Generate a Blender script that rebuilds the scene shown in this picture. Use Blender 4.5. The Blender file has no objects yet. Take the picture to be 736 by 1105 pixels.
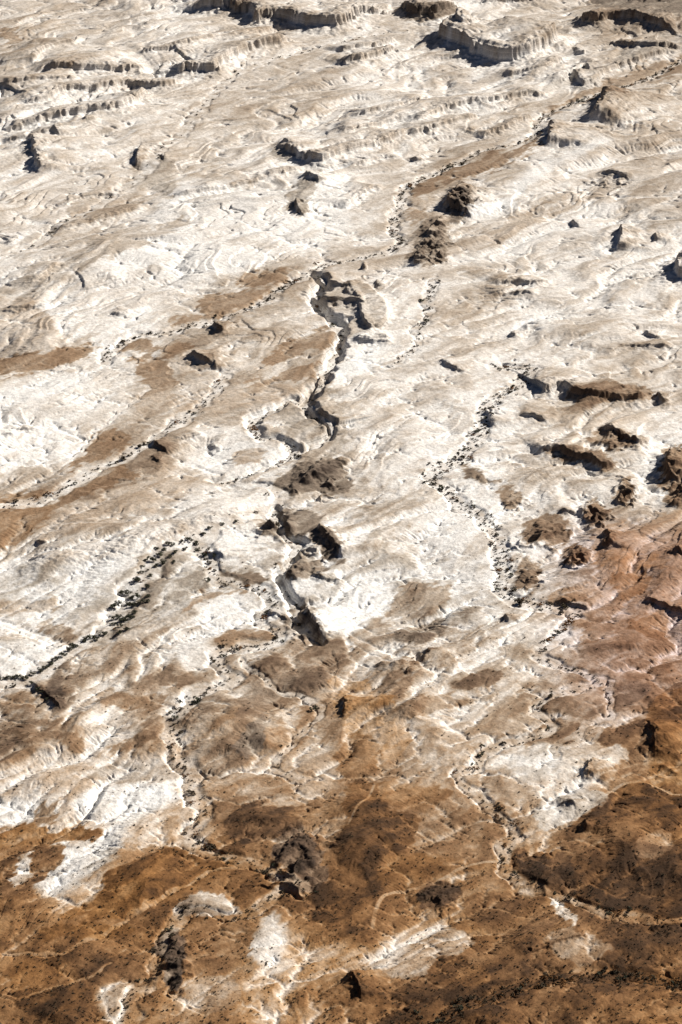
import bpy, math, random
import numpy as np

# ------------------------------------------------------------------ camera, light, exposure
S = bpy.context.scene
COL = S.collection
PW, PH = 736.0, 1105.0                 # the photograph's own pixels, used as map coordinates of the survey below
CAM_H, PITCH, VFOV = 400.0, math.radians(25.0), math.radians(24.0)
FPX = (PH / 2) / math.tan(VFOV / 2)

cam_d = bpy.data.cameras.new('camera')
cam = bpy.data.objects.new('camera', cam_d)
COL.objects.link(cam)
cam.location = (0, 0, CAM_H)
cam.rotation_euler = (math.radians(90) - PITCH, 0, 0)
cam_d.sensor_fit = 'VERTICAL'
cam_d.angle_y = VFOV
cam_d.clip_start = 1.0
cam_d.clip_end = 80000.0
S.camera = cam

SUN_EL, SUN_AZ = math.radians(35.0), math.radians(26.0)   # azimuth counted from +X towards +Y
sdir = (math.cos(SUN_EL) * math.cos(SUN_AZ), math.cos(SUN_EL) * math.sin(SUN_AZ), math.sin(SUN_EL))
world = bpy.data.worlds.new('World')
S.world = world
world.use_nodes = True
wn = world.node_tree
bg = wn.nodes['Background']
sky = wn.nodes.new('ShaderNodeTexSky')
sky.sky_type = 'NISHITA'
sky.sun_disc = False
sky.sun_elevation = SUN_EL
sky.air_density = .2
sky.dust_density = .15
sky.sun_rotation = math.radians(90) - SUN_AZ
wn.links.new(sky.outputs['Color'], bg.inputs['Color'])
bg.inputs['Strength'].default_value = 0.05
sun_d = bpy.data.lights.new('sun', 'SUN')
sun_d.energy = 5.0
sun_d.angle = math.radians(0.5)
sun_d.color = (1.0, 0.95, 0.88)
sun = bpy.data.objects.new('sun', sun_d)
COL.objects.link(sun)
from mathutils import Vector
sun.rotation_euler = Vector(sdir).to_track_quat('Z', 'Y').to_euler()
S.view_settings.view_transform = 'Standard'
S.view_settings.look = 'None'
S.view_settings.gamma = 1.0
S.view_settings.use_curve_mapping = False
S.view_settings.exposure = 0.66
S.cycles.diffuse_bounces = 1

rng = np.random.default_rng(7)
random.seed(7)
f4 = np.float32

# ------------------------------------------------------------------ survey: map coordinates <-> ground
def px2ground(u, v, z=0.0):
    a = (np.asarray(u, float) - PW / 2) / FPX
    b = (PH / 2 - np.asarray(v, float)) / FPX
    dy = math.cos(PITCH) + b * math.sin(PITCH)
    dz = -math.sin(PITCH) + b * math.cos(PITCH)
    t = (z - CAM_H) / dz
    return a * t, dy * t

def ground2px(x, y, z=0.0):
    dz = z - CAM_H
    depth = y * math.cos(PITCH) - dz * math.sin(PITCH)
    up = y * math.sin(PITCH) + dz * math.cos(PITCH)
    return PW / 2 + FPX * x / depth, PH / 2 - FPX * up / depth

# ------------------------------------------------------------------ the ground sheet: a fan of rows and columns
DTH = 0.00040                           # angular size of a cell of the surveyed part
TH0, R0, R1 = math.radians(14.6), 470.0, 1960.0
th_core = np.arange(-TH0, TH0, DTH)
lr_core = np.arange(math.log(R0), math.log(R1), DTH)
NCC, NRC = len(th_core), len(lr_core)
def grow(first, step, end, k):
    out = []; a = first
    while abs(a - first) < abs(end - first):
        a = a + step; step *= k; out.append(a)
    return out
th_r = grow(th_core[-1], DTH, math.radians(84), 1.13)
lr_out = grow(lr_core[-1], DTH, math.log(45000.0), 1.10)
lr_in = grow(lr_core[0], -DTH, math.log(60.0), 1.10)
TH = np.concatenate([-np.array(th_r[::-1]), th_core, th_r])
LR = np.concatenate([lr_in[::-1], lr_core, lr_out])
JC, IC = len(th_r), len(lr_in)
NR, NC = len(LR), len(TH)
R = np.exp(LR)[:, None].astype(f4)
X = (R * np.sin(TH)[None, :]).astype(f4)
Y = (R * np.cos(TH)[None, :]).astype(f4)
CELL = np.broadcast_to(R * DTH, X.shape).astype(f4)
gap = np.concatenate([[1], np.diff(LR) / DTH])[:, None] ; gapc = np.maximum.reduce([np.concatenate([[1], np.diff(TH) / DTH])])[None, :]
CELLN = (CELL * np.maximum(np.maximum(gap, 1), np.maximum(gapc, 1))).astype(f4)   # true spacing, also outside the surveyed part
U, V = ground2px(X, Y)
U = U.astype(f4); V = V.astype(f4)

_perm = rng.permutation(4096).astype(np.int32)
_ga = rng.random(4096) * 2 * np.pi
_gx, _gy = np.cos(_ga).astype(f4), np.sin(_ga).astype(f4)
def perlin(x, y, seed=0):
    xf = np.floor(x); yf = np.floor(y)
    xi = xf.astype(np.int32); yi = yf.astype(np.int32)
    fx = (x - xf).astype(f4); fy = (y - yf).astype(f4)
    def g(ix, iy, dx, dy):
        h = _perm[(_perm[(ix + seed * 57) & 4095] + iy) & 4095]
        return _gx[h] * dx + _gy[h] * dy
    sx = fx * fx * fx * (fx * (fx * 6 - 15) + 10); sy = fy * fy * fy * (fy * (fy * 6 - 15) + 10)
    a = g(xi, yi, fx, fy); b = g(xi + 1, yi, fx - 1, fy)
    c = g(xi, yi + 1, fx, fy - 1); d = g(xi + 1, yi + 1, fx - 1, fy - 1)
    a += (b - a) * sx; c += (d - c) * sx
    return (a + (c - a) * sy) * 1.5
def fbm(x, y, wl, octv, gain=0.5, seed=0, cell=None, ridged=False):
    out = np.zeros(x.shape, f4); amp = 1.0
    for k in range(octv):
        n = perlin(x / wl, y / wl, seed + k)
        if ridged: n = 1 - 2 * np.abs(n)
        if cell is not None: n = n * np.clip((wl / cell - 1.3) / 1.5, 0, 1)
        out += amp * n; amp *= gain; wl *= 0.5
    return out
def sstep(a, b, x):
    t = np.clip((x - a) / (b - a), 0, 1)
    return t * t * (3 - 2 * t)

# strike direction of the beds: most forms run from lower left to upper right
SA = math.radians(52)
SX = (X * math.cos(SA) + Y * math.sin(SA)).astype(f4)
SY = (-X * math.sin(SA) + Y * math.cos(SA)).astype(f4)
wx = fbm(X, Y, 70, 3, seed=11) * 16; wy = fbm(X, Y, 70, 3, seed=21) * 16

def smooth_line(pts, n=6, closed=False):
    p = np.array(pts, float)
    if closed: q = np.vstack([p[-1], p, p[0], p[1]])
    else: q = np.vstack([2 * p[0] - p[1], p, 2 * p[-1] - p[-2]])
    out = []
    for i in range(1, len(q) - 2):
        for t in np.arange(n) / n:
            a, b, c, d = q[i - 1], q[i], q[i + 1], q[i + 2]
            out.append(0.5 * (2 * b + (c - a) * t + (2 * a - 5 * b + 4 * c - d) * t * t + (3 * b - a - 3 * c + d) * t ** 3))
    if not closed: out.append(p[-1])
    return np.array(out)

def window(gx, gy, pad):
    ang = np.arctan2(gx, gy); rr = np.hypot(gx, gy)
    r0, r1 = max(rr.min() - pad, 61), rr.max() + pad
    da = pad / max(r0, 1)
    i0, i1 = np.searchsorted(LR, [math.log(r0), math.log(r1)])
    j0, j1 = np.searchsorted(TH, [ang.min() - da, ang.max() + da])
    return slice(max(i0 - 1, 0), min(i1 + 1, NR)), slice(max(j0 - 1, 0), min(j1 + 1, NC))

def size_at(v):
    """forms shrink towards the foreground: ground size of a map pixel there against the far plain"""
    x, y = px2ground(PW / 2, v)
    return float(np.clip(math.hypot(CAM_H, y) / FPX / .60, .42, 1.1))

def line_dist(pts, pad, n=5, closed=False, jit=None):
    """distance, sign (+ on the left of the line) and run along a surveyed line, over its window of the sheet"""
    sp = smooth_line(pts, n, closed)
    gx, gy = px2ground(sp[:, 0], sp[:, 1])
    if closed: gx = np.append(gx, gx[0]); gy = np.append(gy, gy[0])
    w = window(gx, gy, pad)
    x, y = X[w], Y[w]
    if jit is not None: x = x + jit[0][w]; y = y + jit[1][w]
    best = np.full(x.shape, 1e12, f4); sgn = np.zeros(x.shape, f4); run = np.zeros(x.shape, f4)
    seg = np.hypot(np.diff(gx), np.diff(gy)); acc = np.concatenate([[0], np.cumsum(seg)]); tot = max(acc[-1], 1e-6)
    for k in range(len(seg)):
        ex, ey = gx[k + 1] - gx[k], gy[k + 1] - gy[k]
        px_, py_ = x - f4(gx[k]), y - f4(gy[k])
        t = np.clip((px_ * ex + py_ * ey) / max(ex * ex + ey * ey, 1e-9), 0, 1).astype(f4)
        qx = px_ - t * f4(ex); qy = py_ - t * f4(ey)
        d = qx * qx + qy * qy
        m = d < best
        best = np.where(m, d, best)
        sgn = np.where(m, np.sign(ex * py_ - ey * px_), sgn)
        run = np.where(m, (acc[k] + t * seg[k]) / tot, run)
    return w, np.sqrt(best), sgn, run, tot

def poly_sd(pts, pad, jit=None):
    """signed distance (+ inside) to a surveyed outline"""
    w, d, s, t, tot = line_dist(pts, pad, 4, True, jit)
    sp = smooth_line(pts, 4, True)
    gx, gy = px2ground(sp[:, 0], sp[:, 1])
    x, y = X[w], Y[w]
    if jit is not None: x = x + jit[0][w]; y = y + jit[1][w]
    ins = np.zeros(x.shape, bool)
    for k in range(len(gx)):
        x0, y0, x1, y1 = gx[k - 1], gy[k - 1], gx[k], gy[k]
        if y0 == y1: continue
        c = ((y0 > y) != (y1 > y)) & (x < (x1 - x0) * (y - y0) / (y1 - y0) + x0)
        ins ^= c
    return w, np.where(ins, d, -d)

def box(a, r):
    """mean over a square of half width r, twice"""
    for _ in range(2):
        for ax_ in (0, 1):
            p = np.pad(a, [(r + 1, r) if k == ax_ else (0, 0) for k in (0, 1)], mode='edge')
            c = np.cumsum(p, axis=ax_, dtype=np.float64)
            n = a.shape[ax_]
            a = ((c[2 * r + 1:2 * r + 1 + n] - c[:n]) if ax_ == 0 else (c[:, 2 * r + 1:2 * r + 1 + n] - c[:, :n])) / (2 * r + 1)
    return a.astype(f4)

REG = np.zeros(X.shape, np.int16)        # which named landform a vertex belongs to
REG_INFO = {0: ('terrain', 'pale eroded badlands of white marl and brown gravel covering the whole desert plain', 'badlands')}
def region(mask, w, name, label, cat):
    k = len(REG_INFO); REG_INFO[k] = (name, label, cat)
    sub = REG[w]; sub[mask & (sub == 0)] = k; REG[w] = sub

# ------------------------------------------------------------------ survey data
# dry washes: (points, bed width m, cut depth m, shrubs per 10 m, label)
WASHES = [
 ([(760,55),(726,70),(700,84),(672,93),(645,101),(612,113),(590,123),(581,132),(580,142),(570,150),(552,157),(525,161),(510,167),(497,175),(480,181),(462,188),(448,196),(437,203),(434,213),(430,226),(425,240),(425,250),(433,256),(431,264),(415,271),(400,275),(385,277),(368,281),(350,284),(338,290),(325,298),(310,307),(297,317),(285,325),(260,337),(235,345),(205,352),(180,360),(150,362),(127,371),(117,382),(112,391)], 5, 2.2, 2.6, 'long pale wash winding from the top right past a brown terrace'),
 ([(245,405),(222,432),(205,445),(185,458),(170,472),(150,485),(130,498),(100,508),(75,523),(45,537),(0,545),(-40,552)], 6, 1.2, 2.2, 'pale dotted wash between two brown gravel flats on the left'),
 ([(342,292),(348,304),(340,318),(346,330),(355,338),(365,347),(366,358),(364,374),(358,386),(352,400),(345,412),(337,424),(331,433)], 3.5, 5.0, 0.8, 'dark narrow gorge cut below the stepped mesa in the middle'),
 ([(331,433),(315,430),(300,437),(283,446),(269,456),(275,465),(284,471),(303,470),(316,480),(315,488),(300,496),(285,503),(262,510),(237,517)], 3.0, 2.6, 2.0, 'looping gully with dark banks left of the dark grey crag'),
 ([(250,526),(272,523),(292,527),(302,534),(300,546),(288,552),(262,562),(240,567),(225,572),(217,581),(205,588),(188,592),(172,602),(160,616),(150,630),(138,645),(128,660),(112,682),(96,690),(80,700),(60,712),(45,725),(25,731),(0,732),(-40,735)], 7, 2.0, 0.6, 'dry riverbed filled with dark trees reaching the left edge'),
 ([(214,590),(218,600),(226,612),(229,622),(243,627),(265,631),(280,635),(291,645),(297,652),(288,658),(278,663),(286,672),(301,678),(300,688),(285,695),(262,697),(240,702),(232,708),(234,716),(244,723),(245,730),(238,738),(222,745),(206,753),(196,766),(188,780),(185,795),(189,811),(196,826),(206,840),(211,853),(214,868),(213,884),(207,900),(216,914),(235,922),(258,926),(282,935),(302,948),(322,960),(331,968)], 5, 1.8, 3.6, 'shrub lined wash winding through the middle of the brown foothills'),
 ([(331,968),(312,962),(290,973),(265,985),(238,991),(207,986),(190,990),(183,1004),(180,1020),(172,1035),(177,1046),(168,1056),(150,1066),(141,1076),(138,1090),(143,1110)], 4, 1.5, 3.0, 'rocky wash curling round the dark crag at the bottom left'),
 ([(530,395),(558,396),(573,401),(570,410),(558,417),(545,425),(533,432),(526,441),(521,455),(516,470),(505,485),(490,497),(476,505),(463,515),(471,522),(486,533),(501,546),(515,557),(527,567),(536,577),(541,591),(543,606),(544,621),(546,636),(553,645),(575,652),(600,656),(622,658)], 7, 1.5, 5.5, 'wide pale wash crowded with shrubs bending sharply right of centre'),
 ([(331,433),(337,444),(349,456),(354,468),(340,479),(324,487),(316,492)], 3, 3.5, 0.8, 'short dark gully zigzagging down to the dark grey hill'),
 ([(300,546),(296,560),(302,574),(320,584),(318,600),(300,612),(306,630),(318,645),(316,662),(330,678),(342,692)], 2.6, 3.0, 0.8, 'narrow dark ravine winding past the round terraced mound'),
 ([(470,300),(464,315),(461,332),(459,345),(450,356),(447,370),(440,382),(420,395)], 4, 0.8, 1.8, 'short faint wash with a few rusty shrubs beside the stepped mesa'),
 ([(622,658),(611,675),(595,690),(585,701),(582,711),(592,717),(612,721),(627,725),(641,731),(644,737),(634,741),(610,745),(590,751),(580,760),(578,767),(586,776),(592,784),(584,792),(560,797),(540,803),(525,811),(513,821),(507,829),(490,832),(493,842),(503,851),(517,859),(532,869),(546,881),(551,893),(548,906),(545,921),(546,936),(553,944),(568,952),(592,961),(622,972),(655,984),(695,990),(760,996)], 4, 1.5, 2.6, 'pale zigzag wash running down the right side to the brown hills'),
 ([(655,735),(658,752),(652,772),(640,781),(620,790),(608,802),(600,815)], 2.4, 0.8, 0.3, 'thin pale side wash joining below the brown lens of ground'),
 ([(-40,285),(0,275),(40,262),(62,246),(100,226),(130,203),(152,190),(172,165),(190,150),(208,128),(222,112),(245,85),(270,72),(310,60),(350,50),(400,40),(440,32)], 7, 1.4, 0.4, 'broad beige valley floor below the pale cliffs in the upper left'),
 ([(260,710),(275,725),(287,733),(290,742),(305,750),(325,752),(340,770),(325,790),(310,805),(300,822),(318,838),(345,845)], 2.2, 0.9, 0.8, 'narrow whitish side wash crossing the grey brown hills'),
 ([(155,418),(150,430),(132,445),(115,457),(104,466),(92,480),(75,497),(60,505)], 2.0, 0.5, 0, 'thin white rill left of the brown gravel flat'),
 ([(440,1112),(480,1096),(520,1080),(560,1066),(600,1056),(640,1052),(680,1052),(715,1058),(760,1062)], 5, 2.0, 10.0, 'dark shrub choked gully between brown hills at the bottom right'),
 ([(0,1028),(60,1027),(100,1012),(135,992),(155,978),(182,968),(215,946),(240,936),(272,931)], 1.6, .5, .2, 'thin sandy rill below the white slope at the bottom left'),
 ([(20,1082),(40,1073),(75,1063),(100,1054),(116,1043)], 1.2, .5, .2, 'short sandy rill over dark brown ground at bottom left'),
 ([(330,-8),(300,30),(268,62),(240,88)], 3, .8, 0, 'faint side valley beneath the pale cliffs near the top'),
]
TRACKS = [
 ([(760,858),(722,848),(695,840),(668,845),(652,857),(636,868),(615,878),(600,885),(585,893),(565,900),(552,911),(548,928)], 1.3, 'pale dirt track slanting past the dark brown hill on the right'),
 ([(545,928),(515,931),(495,937),(480,945),(462,952),(440,957),(420,963),(411,970),(405,985),(402,1000)], 1.2, 'pale dirt track curving over the brown slope near the bottom centre'),
 ([(404,848),(396,868),(384,880),(376,895)], .8, 'faint footpath running down the dark brown slope'),
]
# scarps: (foot line with the high side on its left, height m, how far the bench behind reaches m)
SC = [
 ([(150,64),(200,58),(250,43)], 4.5, 14), ([(0,152),(40,148),(80,141),(112,132)], 4.5, 16), ([(368,73),(400,67),(434,56)], 6.8, 18), ([(366,59),(405,52),(432,45)], 5.2, 14),
 ([(380,126),(430,118),(472,103)], 3.8, 14), ([(366,152),(400,143),(450,129)], 4.5, 16), ([(440,152),(480,141),(522,128)], 4.5, 14), ([(520,150),(550,139),(578,127)], 4.5, 16),
 ([(184,216),(240,206),(300,191),(332,183)], 3.8, 22), ([(60,252),(110,239),(162,225)], 3.8, 20), ([(0,100),(40,96),(90,92)], 4.5, 16), ([(540,84),(590,78),(612,66)], 5.2, 18),
 ([(28,85),(60,84),(100,83),(140,80),(170,77)], 6.5, 40),
 ([(168,79),(185,78),(207,81),(232,80),(238,74),(262,62),(282,56),(302,52),(322,45)], 8.5, 35),
 ([(15,116),(50,112),(70,103),(100,100),(140,93),(153,96),(182,95),(203,87)], 6, 30),
 ([(0,140),(30,136),(60,131),(100,126),(132,122),(152,111),(166,101)], 7, 30),
 ([(36,72),(50,58),(92,48)], 4, 25),
 ([(180,14),(222,14),(268,18),(276,26),(300,24),(330,32),(368,34),(386,24),(405,20),(428,14)], 10, 60),
 ([(428,5),(438,17),(450,21),(472,21),(490,14),(500,5)], 8, 60),
 ([(500,6),(560,2),(620,-4)], 6, 60),
 ([(448,139),(480,124),(500,118),(530,114),(552,109),(575,105),(596,106)], 5, 26),
 ([(290,160),(310,166),(330,174),(348,180),(368,173),(386,168),(410,162),(432,152),(448,144)], 6.5, 30),
 ([(438,171),(450,174),(464,172)], 3, 14),
 ([(376,184),(410,174),(436,171)], 3, 18),
 ([(374,226),(392,210),(418,201)], 4, 22),
 ([(184,64),(220,52),(262,44),(292,34)], 4, 18),
 ([(230,52),(262,48),(300,30)], 3, 16),
 ([(612,62),(628,62),(645,60)], 5, 30), ([(628,72),(640,71),(650,69)], 4, 20),
 ([(604,95),(616,80),(626,94),(640,92),(660,78),(700,66),(740,58)], 5, 40),
 ([(610,18),(640,30),(664,26),(690,30),(740,44)], 8, 50),
 ([(650,46),(685,56),(720,58),(750,54)], 6, 40),
 # dark left facing bluffs (drawn from the back towards the camera)
 ([(33,150),(34,160),(38,172),(40,190)], 6, 22), ([(56,140),(60,148),(62,154)], 4, 12),
 ([(152,156),(147,167),(146,182)], 4, 16), ([(150,160),(165,160),(184,164)], 2.5, 14), ([(172,168),(176,178)], 3, 8),
 ([(302,152),(308,160),(316,168)], 4, 16), ([(325,188),(336,198),(346,204)], 4, 16), ([(316,218),(320,230),(330,236)], 5, 14),
 ([(646,102),(650,112),(644,124),(630,134)], 9, 22), ([(588,136),(594,146),(586,160)], 7, 18),
 ([(668,246),(668,256),(664,268)], 6, 12), ([(640,185),(660,188),(680,196)], 4, 20), ([(612,236),(625,244)], 3, 12),
 ([(703,252),(708,262)], 4, 10),
 ([(226,352),(238,364),(252,362)], 6, 18), ([(198,386),(214,394),(232,400)], 7, 18), ([(228,388),(230,402)], 4, 10),
 ([(340,294),(348,304),(362,310),(378,311),(386,306)], 4.2, 7), ([(331,315),(344,323),(360,326),(380,327),(392,331)], 4.2, 8), ([(372,306),(380,318),(388,330),(402,332)], 4, 8), ([(386,330),(390,346),(398,356),(410,356)], 4.5, 9), ([(376,366),(400,369),(428,366)], 4, 16),
 ([(476,234),(470,244),(484,245)], 4, 8), ([(468,246),(460,256),(482,256)], 4, 8), ([(462,260),(454,266),(480,266)], 4, 8), ([(456,270),(446,280),(464,283)], 5, 8), ([(496,200),(488,214),(482,222),(510,236)], 6, 14),
 ([(330,434),(336,446),(346,452),(352,462),(362,466)], 6, 16), ([(346,400),(340,414),(334,428)], 5, 20),
 ([(160,474),(172,486),(186,492)], 4, 14), ([(160,492),(170,500),(180,498)], 2.5, 12),
 ([(184,480),(200,476),(224,468)], 3, 16), ([(222,480),(240,482)], 2.5, 12),
 ([(35,580),(45,586),(60,584)], 3.5, 14), ([(20,604),(70,606),(120,598),(184,582),(205,574),(250,563),(288,553)], 7, 45, 1),
 ([(0,468),(30,468),(50,464)], 2.5, 20), ([(0,476),(20,476)], 2, 10),
 ([(82,314),(96,314),(125,306),(140,302)], 2.5, 20), ([(0,332),(20,334),(45,332),(56,326)], 2.5, 20), ([(112,340),(130,342),(146,336)], 2.5, 18),
 ([(32,310),(52,296),(70,284)], 3, 26), ([(0,262),(14,262),(24,254)], 2.5, 12), ([(72,224),(78,218),(100,212),(140,210)], 3, 24),
 # right hand hills
 ([(578,425),(590,426),(605,420),(625,432),(660,434),(690,432),(706,426)], 7, 24), ([(706,422),(714,434),(728,432)], 5, 12),
 ([(552,452),(575,454),(592,460)], 4, 18), ([(640,460),(655,464),(665,470),(680,478),(690,484),(706,474)], 6, 18),
 ([(576,494),(600,492),(618,498),(640,506),(655,510),(668,504)], 8, 16), ([(525,440),(526,452),(530,464)], 4, 18),
 ([(530,310),(552,306),(580,306),(600,300)], 5, 26), ([(533,320),(552,316),(582,318)], 3, 16),
 ([(690,358),(706,366),(720,366)], 4, 14), ([(655,385),(672,376),(700,376),(736,378)], 3, 22),
 ([(548,354),(552,362),(562,364)], 3.5, 12), ([(470,390),(490,400),(506,404)], 3, 18), ([(376,368),(400,370),(427,370)], 3, 14),
 ([(404,302),(407,310),(420,308)], 3, 12), ([(440,282),(452,286),(464,284)], 4, 12), ([(390,290),(397,290)], 4, 8),
 ([(722,488),(718,500),(716,524)], 9, 16), ([(733,534),(726,546),(722,552)], 6, 14), ([(600,555),(620,558),(640,556)], 3, 10),
 ([(648,580),(656,590),(650,598)], 5, 10), ([(724,604),(736,616)], 4, 10), ([(596,651),(615,654),(640,660)], 4, 14), ([(688,652),(705,656),(736,664),(760,668)], 6, 20),
 ([(690,772),(700,784),(704,800),(706,818)], 5.5, 40), ([(640,815),(634,826),(626,840)], 5, 14), ([(600,868),(612,868),(622,872)], 4, 10),
 ([(627,886),(630,900)], 5, 8), ([(370,748),(368,764),(370,782)], 5, 30), ([(440,724),(436,736)], 4, 12), ([(462,700),(455,712),(440,722),(402,716)], 4, 14),
 ([(541,666),(548,676)], 3.5, 8), ([(282,568),(296,574),(320,576)], 6, 14), ([(338,570),(350,586),(362,598),(370,606)], 7, 14),
 ([(296,614),(312,624),(322,630)], 3, 10), ([(336,622),(350,628),(372,628)], 3, 12), ([(326,656),(336,672),(346,690)], 5, 12), ([(284,660),(300,664),(314,672)], 3, 10),
 ([(216,596),(236,600),(240,606)], 3, 10), ([(372,1048),(382,1062),(388,1080)], 5, 10), ([(373,1058),(384,1062)], 3, 6),
 ([(30,735),(44,750),(60,764),(68,772)], 3.5, 18), ([(700,1005),(736,1000),(760,1000)], 3, 12),
 ([(560,1036),(600,1022),(640,1012)], 2.5, 16), ([(196,790),(206,776),(218,764)], 3.5, 22), ([(190,826),(193,806),(202,798)], 4, 30),
]
# flat topped mesas: (outline of the foot, height m, label)
MESAS = [
 ([(484,41),(498,46),(512,43),(510,37),(492,35)], 17.5, 'small upper tier crowning the tall mesa near the top'),
 ([(472,45),(497,54),(522,63),(550,67),(578,62),(602,46),(562,38),(505,35),(483,37)], 13, 'tall flat topped pale mesa throwing a black shadow near the top'),
 ([(372,314),(384,328),(391,341),(399,353),(412,354),(420,337),(406,316),(386,304)], 2.5, 'stepped pale mesa with black shadowed notches in the centre'),
 ([(727,300),(740,304),(766,302),(768,288),(745,280),(730,284)], 10, 'small brown block mesa at the right edge'),
 ([(170,79),(186,79),(232,79),(236,72),(215,66),(180,70)], 3, 'pale cliff top bench with a dark face in the upper left'),
 ([(282,24),(300,24),(330,31),(368,33),(388,23),(420,12),(380,4),(320,5),(284,12)], 4, 'long pale mesa with dark cliffs at the top edge'),
]
# peaked hills and crags: (centre, half width, half depth px, height m, label)
HILLS = [
 (497,217,20,16,8,'dark sided peak with a white lit flank above the centre'),
 (468,262,20,26,5,'ridge with stacked black ledges right of the upper wash'),
 (660,195,24,9,4,'low dark topped rise on the pale plain in the upper right'),
 (345,514,36,24,11,'dark grey rocky hill in the middle of the white ground'),
 (300,572,26,14,5,'grey black crag beside the looping gully'),
 (352,592,20,16,6,'dark ridge slanting right of the round mound'),
 (328,614,24,14,4,'round terraced mound ringed by dark ledges'),
 (332,676,18,20,5,'rough dark crag below the round mound'),
 (674,534,14,17,9,'sharp brown pyramid hill below the shadowed bank'),
 (641,556,16,18,9,'brown pyramid hill at the edge of the pink ground'),
 (589,578,30,20,9,'broad dark brown hill right of the wide wash'),
 (621,604,16,14,8,'small dark pyramid with a black shadowed side on pink ground'),
 (656,590,9,10,6,'tiny dark pinnacle on pink ground'),
 (735,520,22,26,9,'brown hill with a black west face at the right edge'),
 (660,480,26,14,6,'rugged brown bank in the group of hills on the right'),
 (512,514,20,12,3,'low dark hummock beside the wide wash'),
 (556,545,16,12,4,'low brown hummock right of the wide wash'),
 (570,620,14,22,4,'dark hummock tucked into the bend of the wide wash'),
 (322,930,34,40,13,'dark jagged crag with black clefts at the bottom centre'),
 (184,1040,22,34,9,'smooth dark grey crag near the bottom left'),
 (224,978,36,20,4,'grey white gullied knoll left of the dark crag'),
 (292,1022,36,36,3,'bright white knoll at the bottom centre'),
 (125,1085,30,34,1.5,'cream white knoll near the bottom left corner'),
 (690,920,90,80,13,'large dark brown hill on the right'),
 (470,966,26,18,5,'dark brown hummock beside the dirt track'),
 (590,945,38,28,6,'dark shrubby hill below the dirt track'),
 (280,890,50,22,5,'dark brown hump above the jagged crag'),
 (725,800,40,56,6,'orange brown hill with a black shadowed west side'),
 (260,790,70,52,9,'grey brown smooth hill in the middle of the foothills'),
 (330,737,44,20,5,'grey hill beside the narrow white side wash'),
 (290,720,26,16,4,'round grey brown hill above the narrow white side wash'),
 (440,690,40,26,5,'mottled grey hill below the white flat'),
 (150,960,80,44,9,'smooth rust brown slope at the lower left'),
 (60,1085,60,30,7,'dark rust brown rise in the bottom left corner'),
 (395,900,60,60,8,'dark rust brown slope at the bottom centre'),
 (620,1095,90,36,7,'smooth brown hill at the bottom right'),
 (520,1100,50,24,6,'orange brown hill beside the dark gully'),
 (615,758,42,18,3,'brown lens of ground inside the zigzag wash'),
 (55,790,60,36,5,'tan hill below the dark tree line'),
 (150,800,50,30,4,'pale tan slope on the lower left'),
 (440,775,60,40,6,'orange tan slope in the middle of the foothills'),
]
# what the ground is made of, as a coarse grid (0 white marl ... 9 dark desert varnish), one cell per 46 px
GROUND = """3332233223223344 3322223322322233 2222333322223333 2223322222342233 2233332123422233 2332221123332222
2211234332232222 3111333222331222 3323433312222233 1124343322213443 1144212322113331 3454321332112232
4332212222112344 2212321111212355 2123212113322355 1243234543323455 4423345544333346 4324445454332246
2222344565432267 3212365576444577 5336665786556777 6566555676555667 6666553543566578 6765444567776666"""
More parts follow.
